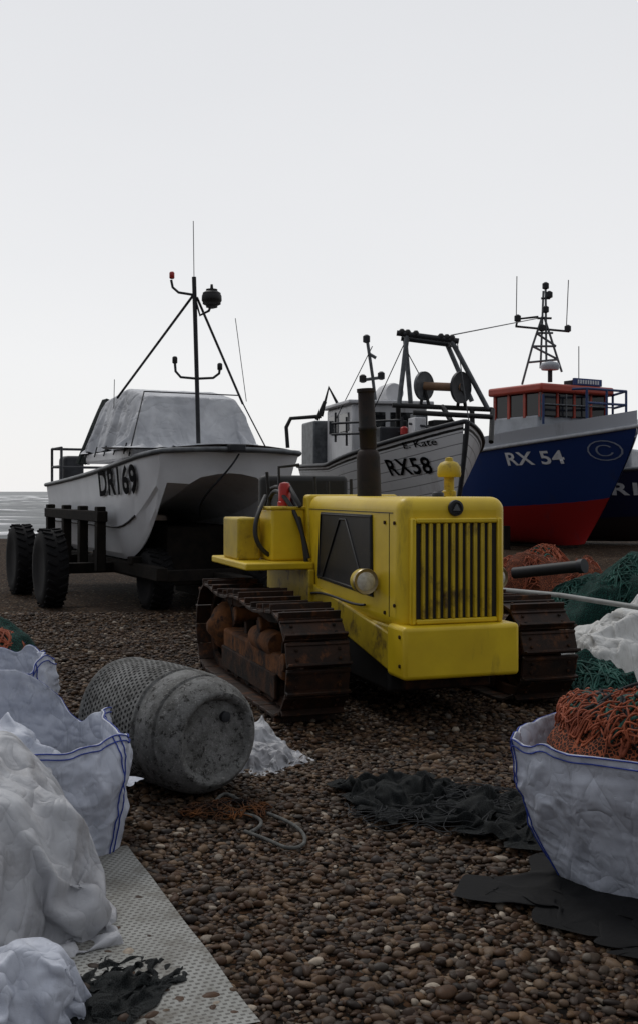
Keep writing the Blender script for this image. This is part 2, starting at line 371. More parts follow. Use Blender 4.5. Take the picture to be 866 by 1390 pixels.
mk('badge_emblem',[(-.026,-.4665,1.378),(.026,-.4665,1.378),(0,-.4665,1.424),(-.026,-.474,1.378),(.026,-.474,1.378),(0,-.474,1.424)],[(0,1,4,3),(1,2,5,4),(2,0,3,5),(3,4,5),(0,2,1)],steel,T,smooth=False)
boxes('hood_seams',[bb(-.3775,-.37,-.33,1.35,1.36,1.366),bb(.37,.3775,-.33,1.35,1.36,1.366),bb(-.3775,-.37,-.27,-.264,.70,1.36),bb(-.004,.004,-.30,1.3,1.463,1.4675)],black,T,bevel=0)
for k,(yy,zz_) in enumerate([(-.36,.78),(-.36,1.3),(-.20,.72),(-.2,1.3),(-.36,.58),(.1,.60),(.6,.66),(-.5,.42),(-.5,.60)]):
    xx=-.376 if yy>-.45 else -.40
    cyl('bolt_%d'%k,(xx+.004,yy,zz_),(xx-.009,yy,zz_),.012,rust,T,n=8)
for s in(-1,1):
    x0=.373*s
    mk('engine_side_panel_'+('a' if s<0 else 'b'),[(x0,0.0,.80),(x0,0.02,1.345),(x0,1.05,1.345),(x0,1.12,.84),(x0+s*.013,0.0,.80),(x0+s*.013,0.02,1.345),(x0+s*.013,1.05,1.345),(x0+s*.013,1.12,.84)],[(0,1,2,3),(7,6,5,4),(0,4,5,1),(1,5,6,2),(2,6,7,3),(3,7,4,0)],blackp,T,bevel=.004)
tubes('side_panel_brace',[[(-.389,.12,.82),(-.389,.5,1.30),(-.389,.62,1.30),(-.389,1.0,.86)]],.008,black,T)
tubes('side_panel_edge',[[(-.388,0.02,.82),(-.388,0.03,1.33),(-.388,1.03,1.33),(-.388,1.10,.86),(-.388,0.02,.82)]],.008,blackp,T)
tubes('fuel_line',[[(-.40,.1,.74),(-.405,.4,.70),(-.41,.8,.78),(-.41,1.2,.72)]],.009,black,T,smooth=True)
lens=M('headlamp_lens',(.70,.68,.60),(.45,.43,.37),25,.12,0,.4,90)
chrome=M('headlamp_rim',(.40,.34,.22),(.2,.15,.08),6,.35,.8,0)
for s in(-1,1):
    n_='ab'[s>0]
    p=(.475*s,-.06,.915)
    lathe('headlamp_shell_'+n_,[(.02,.11),(.055,.09),(.078,.03),(.082,-.03),(.082,-.045)],p,(0,1,0),yellow_d,T)
    lathe('headlamp_rim_'+n_,[(.072,.0),(.084,.0),(.086,.012),(.082,.022),(.072,.018)],(p[0],-.10,p[2]),(0,-1,0),chrome,T)
    lathe('headlamp_lens_'+n_,[(.073,0),(.065,.012),(.045,.02),(.02,.025),(.002,.026)],(p[0],-.105,p[2]),(0,-1,0),lens,T)
    cyl('headlamp_bracket_'+n_,(p[0],.0,p[2]-.02),(.37*s,.02,p[2]-.06),.016,black,T,n=10)
exm=M('exhaust_iron',(.008,.007,.007),(.025,.014,.010),8,.75,.2,.5,50)
lathe('exhaust_silencer',[(.05,0),(.09,.0),(.088,.03),(.086,.30),(.075,.34),(.06,.355)],(-.13,.7,1.45),(-.03,-.0,1),exm,T)
lathe('exhaust_pipe',[(.054,0),(.062,.02),(.062,.14),(.068,.145),(.068,.17),(.062,.175),(.06,.42),(.067,.425),(.067,.45),(.052,.452),(.05,.40)],(-.138,.7,1.80),(-.045,0,1),exm,T)
lathe('air_cleaner_stem',[(.05,0),(.05,.05),(.036,.06),(.036,.18)],(.27,.2,1.45),(0,0,1),yellow_d,T)
lathe('air_cleaner_cap',[(.04,0),(.078,.0),(.084,.02),(.08,.07),(.06,.10),(.03,.112),(.025,.135),(.002,.14)],(.27,.2,1.60),(0,0,1),yellow_d,T)
lathe('radiator_cap',[(.04,0),(.04,.025),(.028,.035),(.001,.036)],(0.02,-.15,1.462),(0,0,1),steeld,T)
for s in(-1,1):
    n_='ab'[s>0]
    a,b_=sorted((.38*s,.92*s))
    box('fender_deck_'+n_,a,b_,1.22,2.35,.90,.955,yellow,T,bevel=.012)
    a2,b2=sorted((.38*s,.66*s))
    box('fender_box_'+n_,a2,b2,1.42,1.80,.955,1.365,yellow,T,bevel=.02,taper=(.97,.93))
    a3,b3=sorted((.69*s,.88*s))
    box('tool_box_'+n_,a3,b3,1.62,2.1,.955,1.29,yellow_d,T,bevel=.018)
    box('box_lid_'+n_,a2-.006,b2+.006,1.425,1.795,1.355,1.38,yellow_d,T,bevel=.008)
    box('fender_skirt_'+n_,*sorted((.38*s,.43*s)),1.2,2.35,.6,.90,yellow_d,T,bevel=.01)
box('dash_cowl',-.34,.34,1.5,1.62,.9,1.40,yellow_d,T,bevel=.03)
box('seat_base',-.3,.3,1.95,2.35,.95,1.2,black,T,bevel=.04)
box('seat_back',-.50,.30,2.28,2.42,1.15,1.64,black,T,bevel=.05,seg=4)
box('seat_arm',-.44,-.34,1.9,2.35,1.2,1.5,black,T,bevel=.03)
tubes('control_levers',[[(-.2,1.65,1.0),(-.22,1.68,1.62)],[(-.1,1.65,1.0),(-.1,1.7,1.58)],[(.1,1.65,1.0),(.1,1.7,1.6)],[(-.45,1.9,1.2),(-.47,1.86,1.70),(-.30,1.84,1.72)],[(-.52,1.9,1.2),(-.56,1.9,1.66)]],.014,black,T)
tubes('hydraulic_hoses',[[(-.40,1.30,.98),(-.44,1.36,1.25),(-.52,1.5,1.48),(-.56,1.8,1.56),(-.5,2.1,1.3)],[(-.66,1.5,1.0),(-.75,1.48,1.06),(-.80,1.5,1.2),(-.72,1.55,1.36),(-.60,1.8,1.46)],[(-.38,1.36,.70),(-.42,1.28,.95),(-.43,1.32,1.2),(-.44,1.7,1.6),(-.44,2.2,1.52)],[(-.43,1.4,1.38),(-.5,1.5,1.55),(-.45,1.8,1.62),(-.36,1.9,1.5)]],.018,black,T,smooth=True)
lathe('beacon_lamp',[(.055,0),(.055,.03),(.048,.035),(.048,.15),(.038,.18),(.002,.19)],(-.50,1.60,1.385),(0,0,1),red,T)
def track(s,nm,cx):
    yf,zf,Rf=.12,.375,.325; yr,zr,Rr=2.06,.385,.335
    Ltop=yr-yf; per=2*Ltop+math.pi*(Rf+Rr)
    def P(sd):
        sd%=per
        if sd<Ltop:
            u=sd/Ltop; return (yf+sd, zf+Rf+(zr+Rr-zf-Rf)*u-.045*math.sin(u*math.pi*2)**2)
        sd-=Ltop
        if sd<math.pi*Rr:
            a=sd/Rr; return (yr+Rr*math.sin(a),zr+Rr*math.cos(a))
        sd-=math.pi*Rr
        if sd<Ltop:
            u=sd/Ltop; return (yr-sd,zr-Rr+(zf-Rf-zr+Rr)*u)
        sd-=Ltop; a=sd/Rf
        return (yf-Rf*math.sin(a),zf-Rf*math.cos(a))
    n=36; pit=per/n; sh=[];lk=[]
    for i in range(n):
        y,z=P(i*pit); y2,z2=P((i+1)*pit)
        t=Vector((0,y2-y,z2-z)).normalized(); nrm=Vector((0,-t.z,t.y)) 
        c=Vector((cx,(y+y2)/2,(z+z2)/2))
        R=Matrix(((1,0,0,0),(0,t.y,nrm.y,0),(0,t.z,nrm.z,0),(0,0,0,1)))
        j=Matrix.Rotation(random.uniform(-.03,.03),4,'X')
        Mx=Matrix.Translation(c+Vector((random.uniform(-.004,.004),0,0)))@R@j
        sh.append((Mx@Matrix.Translation((0,0,.012)),(.42,pit*.96,.022)))
        sh.append((Mx@Matrix.Translation((0,-pit*.40,.042)),(.42,.018,.045)))
        sh.append((Mx@Matrix.Translation((0,pit*.40,.026)),(.42,.02,.014)))
        for e in(-.075,.075):
            lk.append((Mx@Matrix.Translation((e,0,-.036)),(.035,pit*1.05,.07)))
            for k in (-.03,.03):
                lk.append((Mx@Matrix.Translation((e*1.9,k,.030)),(.02,.02,.012)))
    boxes('track_shoes_'+nm,sh,trackm,T,bevel=.003)
    boxes('track_links_'+nm,lk,rust,T,bevel=.004)
    lathe('idler_'+nm,[(.05,-.06),(.16,-.055),(.19,-.03),(.24,-.03),(.25,-.06),(.275,-.06),(.275,.06),(.25,.06),(.24,.03),(.19,.03),(.16,.055),(.05,.06)],(cx,yf,zf),(1,0,0),rust,T)
    cyl('idler_hub_'+nm,(cx-.14,yf,zf),(cx+.14,yf,zf),.06,rusto,T,n=16,bevel=.01)
    V=[];m=26
    for xx in(-.03,.03):
        for i in range(m*4):
            a=2*math.pi*i/(m*4); r=(.29 if i%4 in(0,1) else .235); V.append((cx+xx,yr+r*math.cos(a),zr+r*math.sin(a)))
    k=m*4
    mk('sprocket_'+nm,V,[(i,(i+1)%k,k+(i+1)%k,k+i) for i in range(k)]+[tuple(range(k)),tuple(range(k,2*k))[::-1]],rust,T,ang=.4)
    lathe('final_drive_'+nm,[(.2,-.05),(.2,.06),(.15,.12),(.09,.15),(.04,.19),(.001,.19)],(cx,yr,zr),(s,0,0),rusto,T)
    box('roller_frame_'+nm,cx-.11,cx+.11,.20,1.85,.24,.40,rusto,T,bevel=.025)
    a,b_=sorted((cx+s*.11,cx+s*.135))
    box('roller_guard_'+nm,a,b_,.3,1.8,.10,.27,rust,T,bevel=.01)
    for i in range(5):
        y=.42+i*.32
        lathe('track_roller_%s_%d'%(nm,i),[(.03,-.13),(.08,-.12),(.085,-.09),(.11,-.085),(.11,-.05),(.085,-.045),(.085,.045),(.11,.05),(.11,.085),(.085,.09),(.08,.12),(.03,.13)],(cx,y,.15),(1,0,0),rust,T,n=20)
    for y in(.75,1.45):
        cyl('carrier_roller_%s_%d'%(nm,int(y*100)),(cx-.12,y,.55),(cx+.12,y,.55),.06,rusto,T,n=16,bevel=.01)
        box('carrier_bracket_%s_%d'%(nm,int(y*100)),cx-.03,cx+.03,y-.04,y+.04,.39,.56,rust,T)
    lathe('spring_housing_'+nm,[(.02,0),(.08,.02),(.09,.08),(.09,.5),(.08,.56),(.02,.58)],(cx+s*.05,.45,.44),(0,1,0),rusto,T,n=20)
track(-1,'a',-.832); track(1,'b',.83)
tubes('axle_beam',[[(-.8,1.3,.33),(.8,1.3,.33)],[(-.8,2.06,.385),(.8,2.06,.385)]],.06,rust,T)
# ================================================================ HULL tool
def hullmat(name,stops,planks=0,rough=.35,dirt=(.1,.08,.06),dl=.6):
    m,nt,b=newmat(name); uv=objc(nt,'UV'); o=objc(nt)
    s=nt.nodes.new('ShaderNodeSeparateXYZ'); nt.links.new(uv,s.inputs[0])
    wob=mathn(nt,'MULTIPLY_ADD',noisen(nt,o,5,3,.5,0,1),.012,-.006)
    v=mathn(nt,'ADD',s.outputs[1],wob)
    r=nt.nodes.new('ShaderNodeValToRGB'); r.color_ramp.interpolation='CONSTANT'; e=r.color_ramp.elements
    while len(e)<len(stops): e.new(.5)
    for i,(p,c) in enumerate(stops): e[i].position=p; e[i].color=(*c,1)
    nt.links.new(v,r.inputs[0]); col=r.outputs[0]
    if planks:
        f=mathn(nt,'FRACT',mathn(nt,'MULTIPLY',s.outputs[1],planks))
        col=mixn(nt,mathn(nt,'MULTIPLY',mathn(nt,'LESS_THAN',f,.09),.7),col,(.06,.06,.06))
        bumpn(nt,b,f,.8,.03)
    col=mixn(nt,mathn(nt,'MULTIPLY',noisen(nt,scaled(nt,o,(1,1,.25)),2.5,8,.7,dl-.05,dl+.2),.7),col,dirt)
    nt.links.new(col,b.inputs['Base Color']); b.inputs['Roughness'].default_value=rough
    return m
def hull(name,par,L,B,kz0,sh,rake,mat,deckmat=None,ns=44,nv=26,bluff=2.3,full=.34,s0=0,s1=1,push=0,kr=.15):
    def pt(t,s,side):
        hb=B/2*(1-(1-min(t/.6,1))**bluff)**.85*(1-.15*t**3)+.025+push
        e=1.15*(1-min(t/.5,1))+full*min(t/.5,1)
        z=kz0+kr*(1-t)**6+(sh(t)-kz0)*s
        y=L*t+rake*max(0,1-s)**1.3*(1-t)**3-push
        return Vector((side*(hb*max(s,0)**e),y,z))
    V=[];uvs=[]
    for i in range(ns+1):
        t=(i/ns)**1.4
        for j in range(nv+1): s=s1+(s0-s1)*j/nv; V.append(pt(t,s,-1)); uvs.append((t,s))
        for j in range(1,nv+1): s=s0+(s1-s0)*j/nv; V.append(pt(t,s,1)); uvs.append((t,s))
    m=2*nv+1
    Fc=[(i*m+j,(i+1)*m+j,(i+1)*m+j+1,i*m+j+1) for i in range(ns) for j in range(m-1) if not(s0>0 and j==nv)]
    if s0==0: Fc.append(tuple(ns*m+j for j in range(m)))
    ob=mk(name,V,Fc,mat,par,ang=.6)
    uvl=ob.data.uv_layers.new(name='UVMap')
    for l in ob.data.loops: uvl.data[l.index].uv=uvs[l.vertex_index]
    if s0==0:
        dv=[]
        for i in range(ns+1):
            t=(i/ns)**1.4
            dv+= [pt(t,.9,-1),pt(t,.9,1)]
        mk('deck',dv,[(2*i,2*i+1,2*i+3,2*i+2) for i in range(ns)],deckmat or white,par)
    return BVHTree.FromPolygons([tuple(v) for v in V],[tuple(f) for f in Fc]),pt
def ptext(name,txt,wd,ht,y0,z0,mat,par,bvh,bold=.02,slope=0,off=.014,space=1.0):
    cu=bpy.data.curves.new('tmp','FONT'); cu.body=txt; cu.size=1; cu.offset=bold; cu.resolution_u=4; cu.space_character=space
    ob=bpy.data.objects.new('tmp',cu); sc.collection.objects.link(ob); bpy.context.view_layer.update()
    me=bpy.data.meshes.new_from_object(ob.evaluated_get(bpy.context.evaluated_depsgraph_get()))
    bpy.data.objects.remove(ob)
    bm=bmesh.new(); bm.from_mesh(me)
    bmesh.ops.triangulate(bm,faces=bm.faces[:]); 
    for _ in range(3):
        es=[e for e in bm.edges if e.calc_length()>.09]
        if es: bmesh.ops.subdivide_edges(bm,edges=es,cuts=1)
        bmesh.ops.triangulate(bm,faces=bm.faces[:])
    xs_=[v.co.x for v in bm.verts]; ys_=[v.co.y for v in bm.verts]; x0,x1,yb,yt=min(xs_),max(xs_),min(ys_),max(ys_)
    for v in bm.verts:
        u=(v.co.x-x0)/(x1-x0)*wd; q=(v.co.y-yb)/(yt-yb)*ht
        y=y0-u; z=z0+q+slope*u
        h=bvh.ray_cast(Vector((-6,y,z)),Vector((1,0,0)))
        if h[0] is None: v.co=Vector((0,y,z))
        else:
            n_=h[1] if h[1].x<0 else -h[1]
            v.co=h[0]+n_*off
    bm.to_mesh(me); bm.free(); me.name=name; me.materials.clear(); me.materials.append(mat)
    return link(bpy.data.objects.new(name,me),par)
# ================================================================ CATAMARAN
C=empty('catamaran_boat',(-1.07,12.94,0),math.radians(26))
Lc=5.8
catm=M('catamaran_gelcoat',(.80,.81,.83),(.70,.71,.73),2,.28,0,.06,10,dirt=(.30,.27,.23),dscale=2.2,dlo=.58,dhi=.9,streak=True)
def csh(t): return 1.97-.36*t-.04*math.sin(t*3.1)
def csec(t):
    k=max(0,1-t/.3); kz=.60+.62*k**2.0; sh=csh(t); tun=1.12+.55*max(0,1-t/.5)**1.3
    wo=1.0-.10*max(0,1-t/.12)**2
    c=1-.80*k**1.4
    hc=-.80
    ch=kz+.40*(1-.2*k)
    prof=[(-wo,sh),(-wo+.012,sh-.10),(-wo+.035,(sh+ch)/2+.05),(hc-(.155)*(c*.7+.3),ch+.03),(hc-(.14)*c,ch-.02),(hc-.05*c,kz+.08),(hc+.02,kz),(hc+.10*c,kz+.06),(hc+.22*c,ch),(hc+.26*c,(ch+tun)/2),(hc+.26+.06,tun-.08),(-.36,tun),(-.15,tun+.04),(0,tun+.05)]
    pts=[]
    for x,z in prof:
        s=(z-kz)/(sh-kz); y=Lc*t+.50*(1-s)**1.2*max(0,1-t/.6)**2
        y+= -.14*(1-x*x)*max(0,1-t/.2)
        pts.append(Vector((x,y,z)))
    return pts+[Vector((-p.x,p.y,p.z)) for p in pts[-2::-1]]
V=[];ns=36
for i in range(ns+1): V+=csec((i/ns)**1.3)
m=27
Fc=[(i*m+j,(i+1)*m+j,(i+1)*m+j+1,i*m+j+1) for i in range(ns) for j in range(m-1)]+[tuple(ns*m+j for j in range(m)),tuple(range(m))[::-1]]
mk('twin_hull',V,Fc,catm,C,ang=.42)
cbvh=BVHTree.FromPolygons([tuple(v) for v in V],[tuple(f) for f in Fc])
dk=[]
for i in range(ns+1):
    t=(i/ns)**1.3; p=csec(t)[0]
    for q in range(9):
        u=-1+q/4; dk.append(Vector((p.x*-u,Lc*t-.14*(1-u*u)*max(0,1-t/.2),csh(t)+.03+.07*(1-u*u))))
mk('foredeck',dk,[(i*9+j,i*9+j+1,(i+1)*9+j+1,(i+1)*9+j) for i in range(ns) for j in range(8)],catm,C)
rail=[csec((1-i/30))[0]+Vector((-.01,0,.0)) for i in range(31)]
front=[Vector((.9*u,-.14*(1-u*u)-.01,1.975+.03*(1-u*u))) for u in [-.95+i*.19 for i in range(11)]]
rail2=[csec((i/30))[-1]+Vector((.01,0,0)) for i in range(31)]
tubes('gunwale_fender',[rail+front+rail2],.032,steel,C)
tubes('side_rub_strip',[[csec(1-i/24)[3]+Vector((-.012,0,0)) for i in range(22)]],.012,steeld,C)
ptext('registration_letters','DR169',1.75,.38,2.34,1.42,letter,C,cbvh,bold=.034,slope=.03,off=.03,space=1.06)
can,nt,b=newmat('tarpaulin_canvas'); o=objc(nt)
c=mixn(nt,noisen(nt,o,2.5,6,.6,.35,.7),(.60,.61,.63),(.38,.39,.415))
nt.links.new(c,b.inputs['Base Color']); b.inputs['Roughness'].default_value=.6
bumpn(nt,b,mathn(nt,'ADD',crease(nt,o,2.0),mathn(nt,'MULTIPLY',crease(nt,o,5),.4)),.6,.10)
greennet=M('dark_green_net',(.008,.016,.014),(.022,.028,.026),20,.9,0,.8,90,.01)
placecloth('cabin_canvas_cover','canopy',can,C,(0,2.15,2.02),0,(1,.92,1),sub=1)
box('wheelhouse_coaming',-.95,.95,.95,3.45,1.9,2.04,white,C,bevel=.03)
box('cabin_frame',-.70,.70,1.25,3.1,2.0,2.58,greennet,C,bevel=.03,taper=(.8,.8))
tubes('canopy_lashings',[[(-.98,1.2+.5*k,1.98),(-.93,1.25+.5*k,2.12)] for k in range(5)]+[[(-.97,1.0,1.95),(-.66,1.38,2.80),(.66,1.38,2.80),(.97,1.0,1.95)]],.010,steeld,C)
tubes('net_bundle_aft',[[(-.95+.04*math.sin(k),3.35+.05*k,1.9),(-.80,3.32+.05*k,2.4),(-.62,3.26+.04*k,2.84)] for k in range(7)],.045,greennet,C,smooth=True)
tubes('cockpit_rail',[[(-.93,5.0,1.6),(-.93,5.0,2.2),(-.93,5.7,2.2),(-.93,5.7,1.6)],[(.93,5.7,1.6),(.93,5.7,2.2),(-.93,5.7,2.2)],[(-.93,5.0,1.9),(-.93,5.7,1.9),(.93,5.7,1.9)]],.022,steeld,C)
box('outboard_cowl',-.7,-.35,5.85,6.3,1.6,2.1,steeld,C,bevel=.08,seg=4)
d=13.0
tubes('mast',[[LW(C,270,602,d),LW(C,268,520,d),LW(C,264,376,d)]],.027,steeld,C)
tubes('mast_arms',[[LW(C,233,380,d),LW(C,235,390,d),LW(C,243,397,d),LW(C,262,400,d)],[LW(C,264,400,d),LW(C,272,428,d),LW(C,284,422,d),LW(C,288,412,d)],
 [LW(C,238,492,d),LW(C,239,504,d),LW(C,246,512,d),LW(C,268,514,d),LW(C,290,513,d),LW(C,298,507,d),LW(C,299,500,d)]],.016,steeld,C,smooth=False)
tubes('mast_stays',[[LW(C,262,402,d),LW(C,160,540,14.6)],[LW(C,268,404,d),LW(C,330,548,14.4)]],.016,steeld,C)
tubes('aerials',[[LW(C,264,378,d),LW(C,263,300,d)],[LW(C,335,545,14),LW(C,320,432,14)],[LW(C,155,560,15),LW(C,156,515,15)]],.005,steeld,C)
for k,(px,py) in enumerate([(234,374),(238,489),(299,498)]):
    p=LW(C,px,py,d); lathe('nav_lamp_%d'%k,[(.022,-.04),(.032,-.03),(.032,.03),(.022,.045),(.002,.05)],p,(0,0,1),red if k==0 else black,C,n=14)
p=LW(C,288,405,d)
lathe('radar_reflector',[(.02,-.125),(.07,-.11),(.07,-.09),(.11,-.07),(.11,-.045),(.122,-.03),(.122,.0),(.12,.03),(.11,.05),(.11,.065),(.07,.09),(.07,.11),(.02,.12),(.015,.17)],p,(0,0,1),black,C,n=24)
tubes('mooring_rope',[[(.05,-.16,1.95),(-.05,-.2,1.8),(-.25,-.02,1.55),(-.3,.3,1.35),(-.1,.8,1.2)],[(.3,.0,2.06),(.2,.4,2.1),(.4,.8,2.08),(.1,.9,2.1)]],.012,steeld,C,smooth=True)
box('bow_roller',-.1,.1,-.26,.1,1.98,2.06,steeld,C,bevel=.01)
TR=empty('boat_trailer',(-1.07,12.94,0),math.radians(26))
boxes('trailer_frame_and_shade_blocks',[bb(-.86,-.72,.2,5.4,.42,.58),bb(.72,.86,.2,5.4,.42,.58),bb(-1.6,1.6,2.15,2.3,.40,.54),bb(-1.6,1.6,4.15,4.3,.40,.54),bb(-.8,.8,.3,.42,.40,.54),bb(-1.22,-1.08,1.6,4.9,1.10,1.24),bb(1.08,1.22,1.2,4.9,1.10,1.24),
  bb(-.1,.1,-.5,5.4,.38,.5),bb(-.5,.5,.9,3.9,.3,1.05),bb(.30,1.0,.5,3.0,.04,.9)]+[bb(s*1.15-.06,s*1.15+.06,y,y+.14,.45,1.30) for s in(-1,1) for y in(1.65,2.6,3.6,4.7)]+[bb(s*.8-.08,s*.8+.08,y,y+.2,.56,.66) for s in(-1,1) for y in(1.2,3,4.8)],woodd,TR,bevel=.01)  # frame beams, plus two large dark blocks added as shade under the hulls
def wheel(nm,x,y,r,wd,par):
    h=wd/2
    prof=[(r*.52,-h*.8),(r*.7,-h),(r*.9,-h*.97),(r*.98,-h*.75),(r,-h*.4),(r,h*.4),(r*.98,h*.75),(r*.9,h*.97),(r*.7,h),(r*.52,h*.8)]
    lathe(nm+'_tyre',prof,(x,y,r),(1,0,0),tyre,par,n=40)
    lathe(nm+'_rim',[(.02,-h*.5),(r*.2,-h*.5),(r*.25,-h*.3),(r*.45,-h*.35),(r*.53,-h*.78),(r*.53,h*.78),(r*.45,h*.35),(r*.25,h*.3),(r*.2,h*.5),(.02,h*.5)],(x,y,r),(1,0,0),steeld,par,n=28)
    L_=[]
    for i in range(26):
        a=2*math.pi*i/26
        for s in(-1,1):
            L_.append((Matrix.Translation((x,y,r))@Matrix.Rotation(a+ (s*.06),4,'X')@Matrix.Translation((s*h*.5,0,r+.004))@Matrix.Rotation(s*.5,4,'Z'),(h*.85,.035,.03)))
    boxes(nm+'_tread',L_,tyre,par,bevel=.004)
for k,(x,y) in enumerate([(-1.74,2.0),(-1.74,4.0),(1.55,2.22),(1.55,4.22),(.45,.7),(-.6,1.1)]): wheel('wheel_%d'%k,x,y,.50 if k<5 else .38,.30,TR)
# ================================================================ WHITE FISHING BOAT
Wb=empty('white_fishing_boat',(2.32,17,0),math.radians(15))
whm=hullmat('white_clinker_hull',[(0,(.03,.03,.03)),(.12,(.74,.75,.76)),(.93,(.02,.02,.02)),(.955,(.70,.71,.72))],planks=11,dirt=(.30,.27,.25))
deckg=M('deck_grey',(.10,.10,.10),None)
wb,wp=hull('hull',Wb,6.5,2.6,.55,lambda t:2.46-.46*min(t,.55)/.55+.1*max(0,t-.6),.55,whm,deckmat=deckg)
tubes('gunwale',[[wp(t/30,1,-1) for t in range(30,-1,-1)]+[wp(t/30,1,1) for t in range(31)]],.04,steeld,Wb)
tubes('stem_bar',[[wp(0,s/12,1)+Vector((0,-.03,0)) for s in range(13)]],.04,steeld,Wb)
ptext('registration_letters','RX58',.90,.28,1.52,1.77,letter,Wb,wb,bold=.02,slope=.03,off=.02,space=1.1)
ptext('name_letters','E. Kate',.6,.11,1.0,2.21,letter,Wb,wb,bold=.01,slope=.08)
def tw(pts,par): return [LW(par,*p) for p in pts]
box('wheelhouse',-.85,.65,3.4,5.2,2.0,3.15,white,Wb,bevel=.05)
box('wheelhouse_roof',-.95,.75,3.3,5.3,3.15,3.22,white,Wb,bevel=.02)
boxes('wheelhouse_windows',[bb(-.7,-.2,3.38,3.42,2.65,3.0),bb(-.1,.4,3.38,3.42,2.65,3.0),bb(-.872,-.84,3.6,4.2,2.65,3.0),bb(-.872,-.84,4.35,4.95,2.65,3.0)],glass,Wb,bevel=.005)
box('engine_casing',-1.1,-.3,5.3,6.3,1.9,2.95,steel,Wb,bevel=.04)
box('deck_locker',-.7,.1,2.2,3.0,2.0,2.65,steeld,Wb,bevel=.03)
box('deck_hatch',.1,.7,1.9,2.7,2.0,2.5,white,Wb,bevel=.03)
box('fish_box_stack',-.3,.3,1.3,1.8,2.2,2.5,steel,Wb,bevel=.03)
lathe('life_raft_canister',[(.02,-.35),(.18,-.34),(.2,-.25),(.2,.25),(.18,.34),(.02,.35)],(.15,4.2,3.42),(0,1,0),white,Wb,n=24)
d=19
tubes('gantry_posts',[tw([(541,549,d),(552,456,d)],Wb),tw([(557,549,19.6),(549,456,19.6)],Wb),tw([(612,462,d),(662,556,d)],Wb),tw([(604,462,19.6),(640,545,19.6)],Wb)],.045,steel,Wb)
tubes('gantry_beam',[tw([(538,452,d),(622,463,d)],Wb),tw([(544,459,19.5),(614,468,19.5)],Wb),tw([(548,452,d),(552,459,19.5)],Wb),tw([(618,463,d),(610,468,19.5)],Wb)],.05,steeld,Wb)
tubes('gallows_frame',[tw([(532,550,d),(668,556,d)],Wb),tw([(668,556,d),(666,600,18.4)],Wb),tw([(540,550,d),(540,615,19.5)],Wb),tw([(560,560,18.2),(668,566,18.2)],Wb),tw([(640,556,d),(641,590,d)],Wb),tw([(600,552,d),(612,572,18.4)],Wb)],.045,black,Wb)
for k,px in enumerate((545,553,564,598,606,613)):
    p=LW(Wb,px,451+ (px-545)*.12,d); lathe('deck_lamp_%d'%k,[(.03,-.06),(.055,-.03),(.055,.03),(.03,.06)],p,(0,0,1),black,Wb,n=12)
pa,pb=LW(Wb,575,524,19),LW(Wb,625,526,18.8); ax=(pb-pa).normalized()
cyl('net_drum_core',pa,pb,.075,M('drum_wood',(.22,.12,.06)),Wb)
ax2=(ax+Vector((0,-.9,0))).normalized()
for k,(p,r,mt) in enumerate(((pa,.26,steel),(pb,.28,steeld))):
    lathe('net_drum_flange_%d'%k,[(.02,-.03),(.06,-.035),(.07,-.012),(r-.03,-.012),(r,-.025),(r,.025),(r-.03,.012),(.07,.012),(.06,.035),(.02,.03)],p,ax2,mt,Wb,n=36)
tubes('drum_supports',[[pa,LW(Wb,570,552,19)],[pa,LW(Wb,582,552,19)],[pb,LW(Wb,620,555,19)],[pb,LW(Wb,632,555,19)]],.03,black,Wb)
tubes('mast',[tw([(511,560,20.5),(505,510,20.5),(498,462,20.5)],Wb),tw([(491,516,20.5),(520,512,20.5)],Wb),tw([(500,480,20.5),(510,486,20.5)],Wb)],.032,steel,Wb)
tubes('stern_gallows',[tw([(391,608,21),(389,580,21),(395,568,21),(436,565,21)],Wb),tw([(436,565,21),(446,526,21),(464,560,21)],Wb),tw([(441,545,21),(430,570,21)],Wb)],.04,black,Wb)
tubes('rails',[tw([(455,560,20),(455,600,20)],Wb),tw([(470,566,20),(470,605,20)],Wb),tw([(450,575,20),(545,570,19)],Wb),tw([(450,590,20),(545,586,19)],Wb),tw([(545,566,19),(545,605,19)],Wb),tw([(555,575,18.6),(600,583,18.2),(640,583,17.6)],Wb)],.022,steeld,Wb)
tubes('rigging_wires',[tw([(552,458,19),(505,560,20)],Wb),tw([(620,464,19),(640,600,17.6)],Wb),tw([(505,470,20.5),(455,570,20.5)],Wb),tw([(548,470,19),(575,520,19)],Wb)],.009,steeld,Wb)
for k in range(14):
    p=Vector((random.uniform(-.8,.5),random.uniform(1.4,3.2),random.uniform(2.25,2.75))); a,b_,c_=[random.uniform(.06,.20) for _ in range(3)]
    box('deck_gear_%d'%k,p.x-a,p.x+a,p.y-b_,p.y+b_,p.z-c_,p.z+c_*.7,random.choice([steeld,black,steel,white]),Wb,bevel=.02)
for k,(px,py,mt) in enumerate(((548,585,red),(570,590,steeld),(581,583,black),(497,460,steeld),(517,510,steeld),(492,514,black))):
    p=LW(Wb,px,py,18.8 if py>550 else 20.5); lathe('lamp_%d'%k,[(.03,-.08),(.07,-.06),(.07,.05),(.03,.08)],p,(0,0,1),mt,Wb,n=14)
boxes('hull_props',[bb(-1.3,-1.15,y,y+.15,0,1.2) for y in(2,4.5)]+[bb(1.15,1.3,y,y+.15,0,1.2) for y in(2,4.5)]+[bb(-.15,.15,.8,6.2,.0,.56)],woodd,Wb)
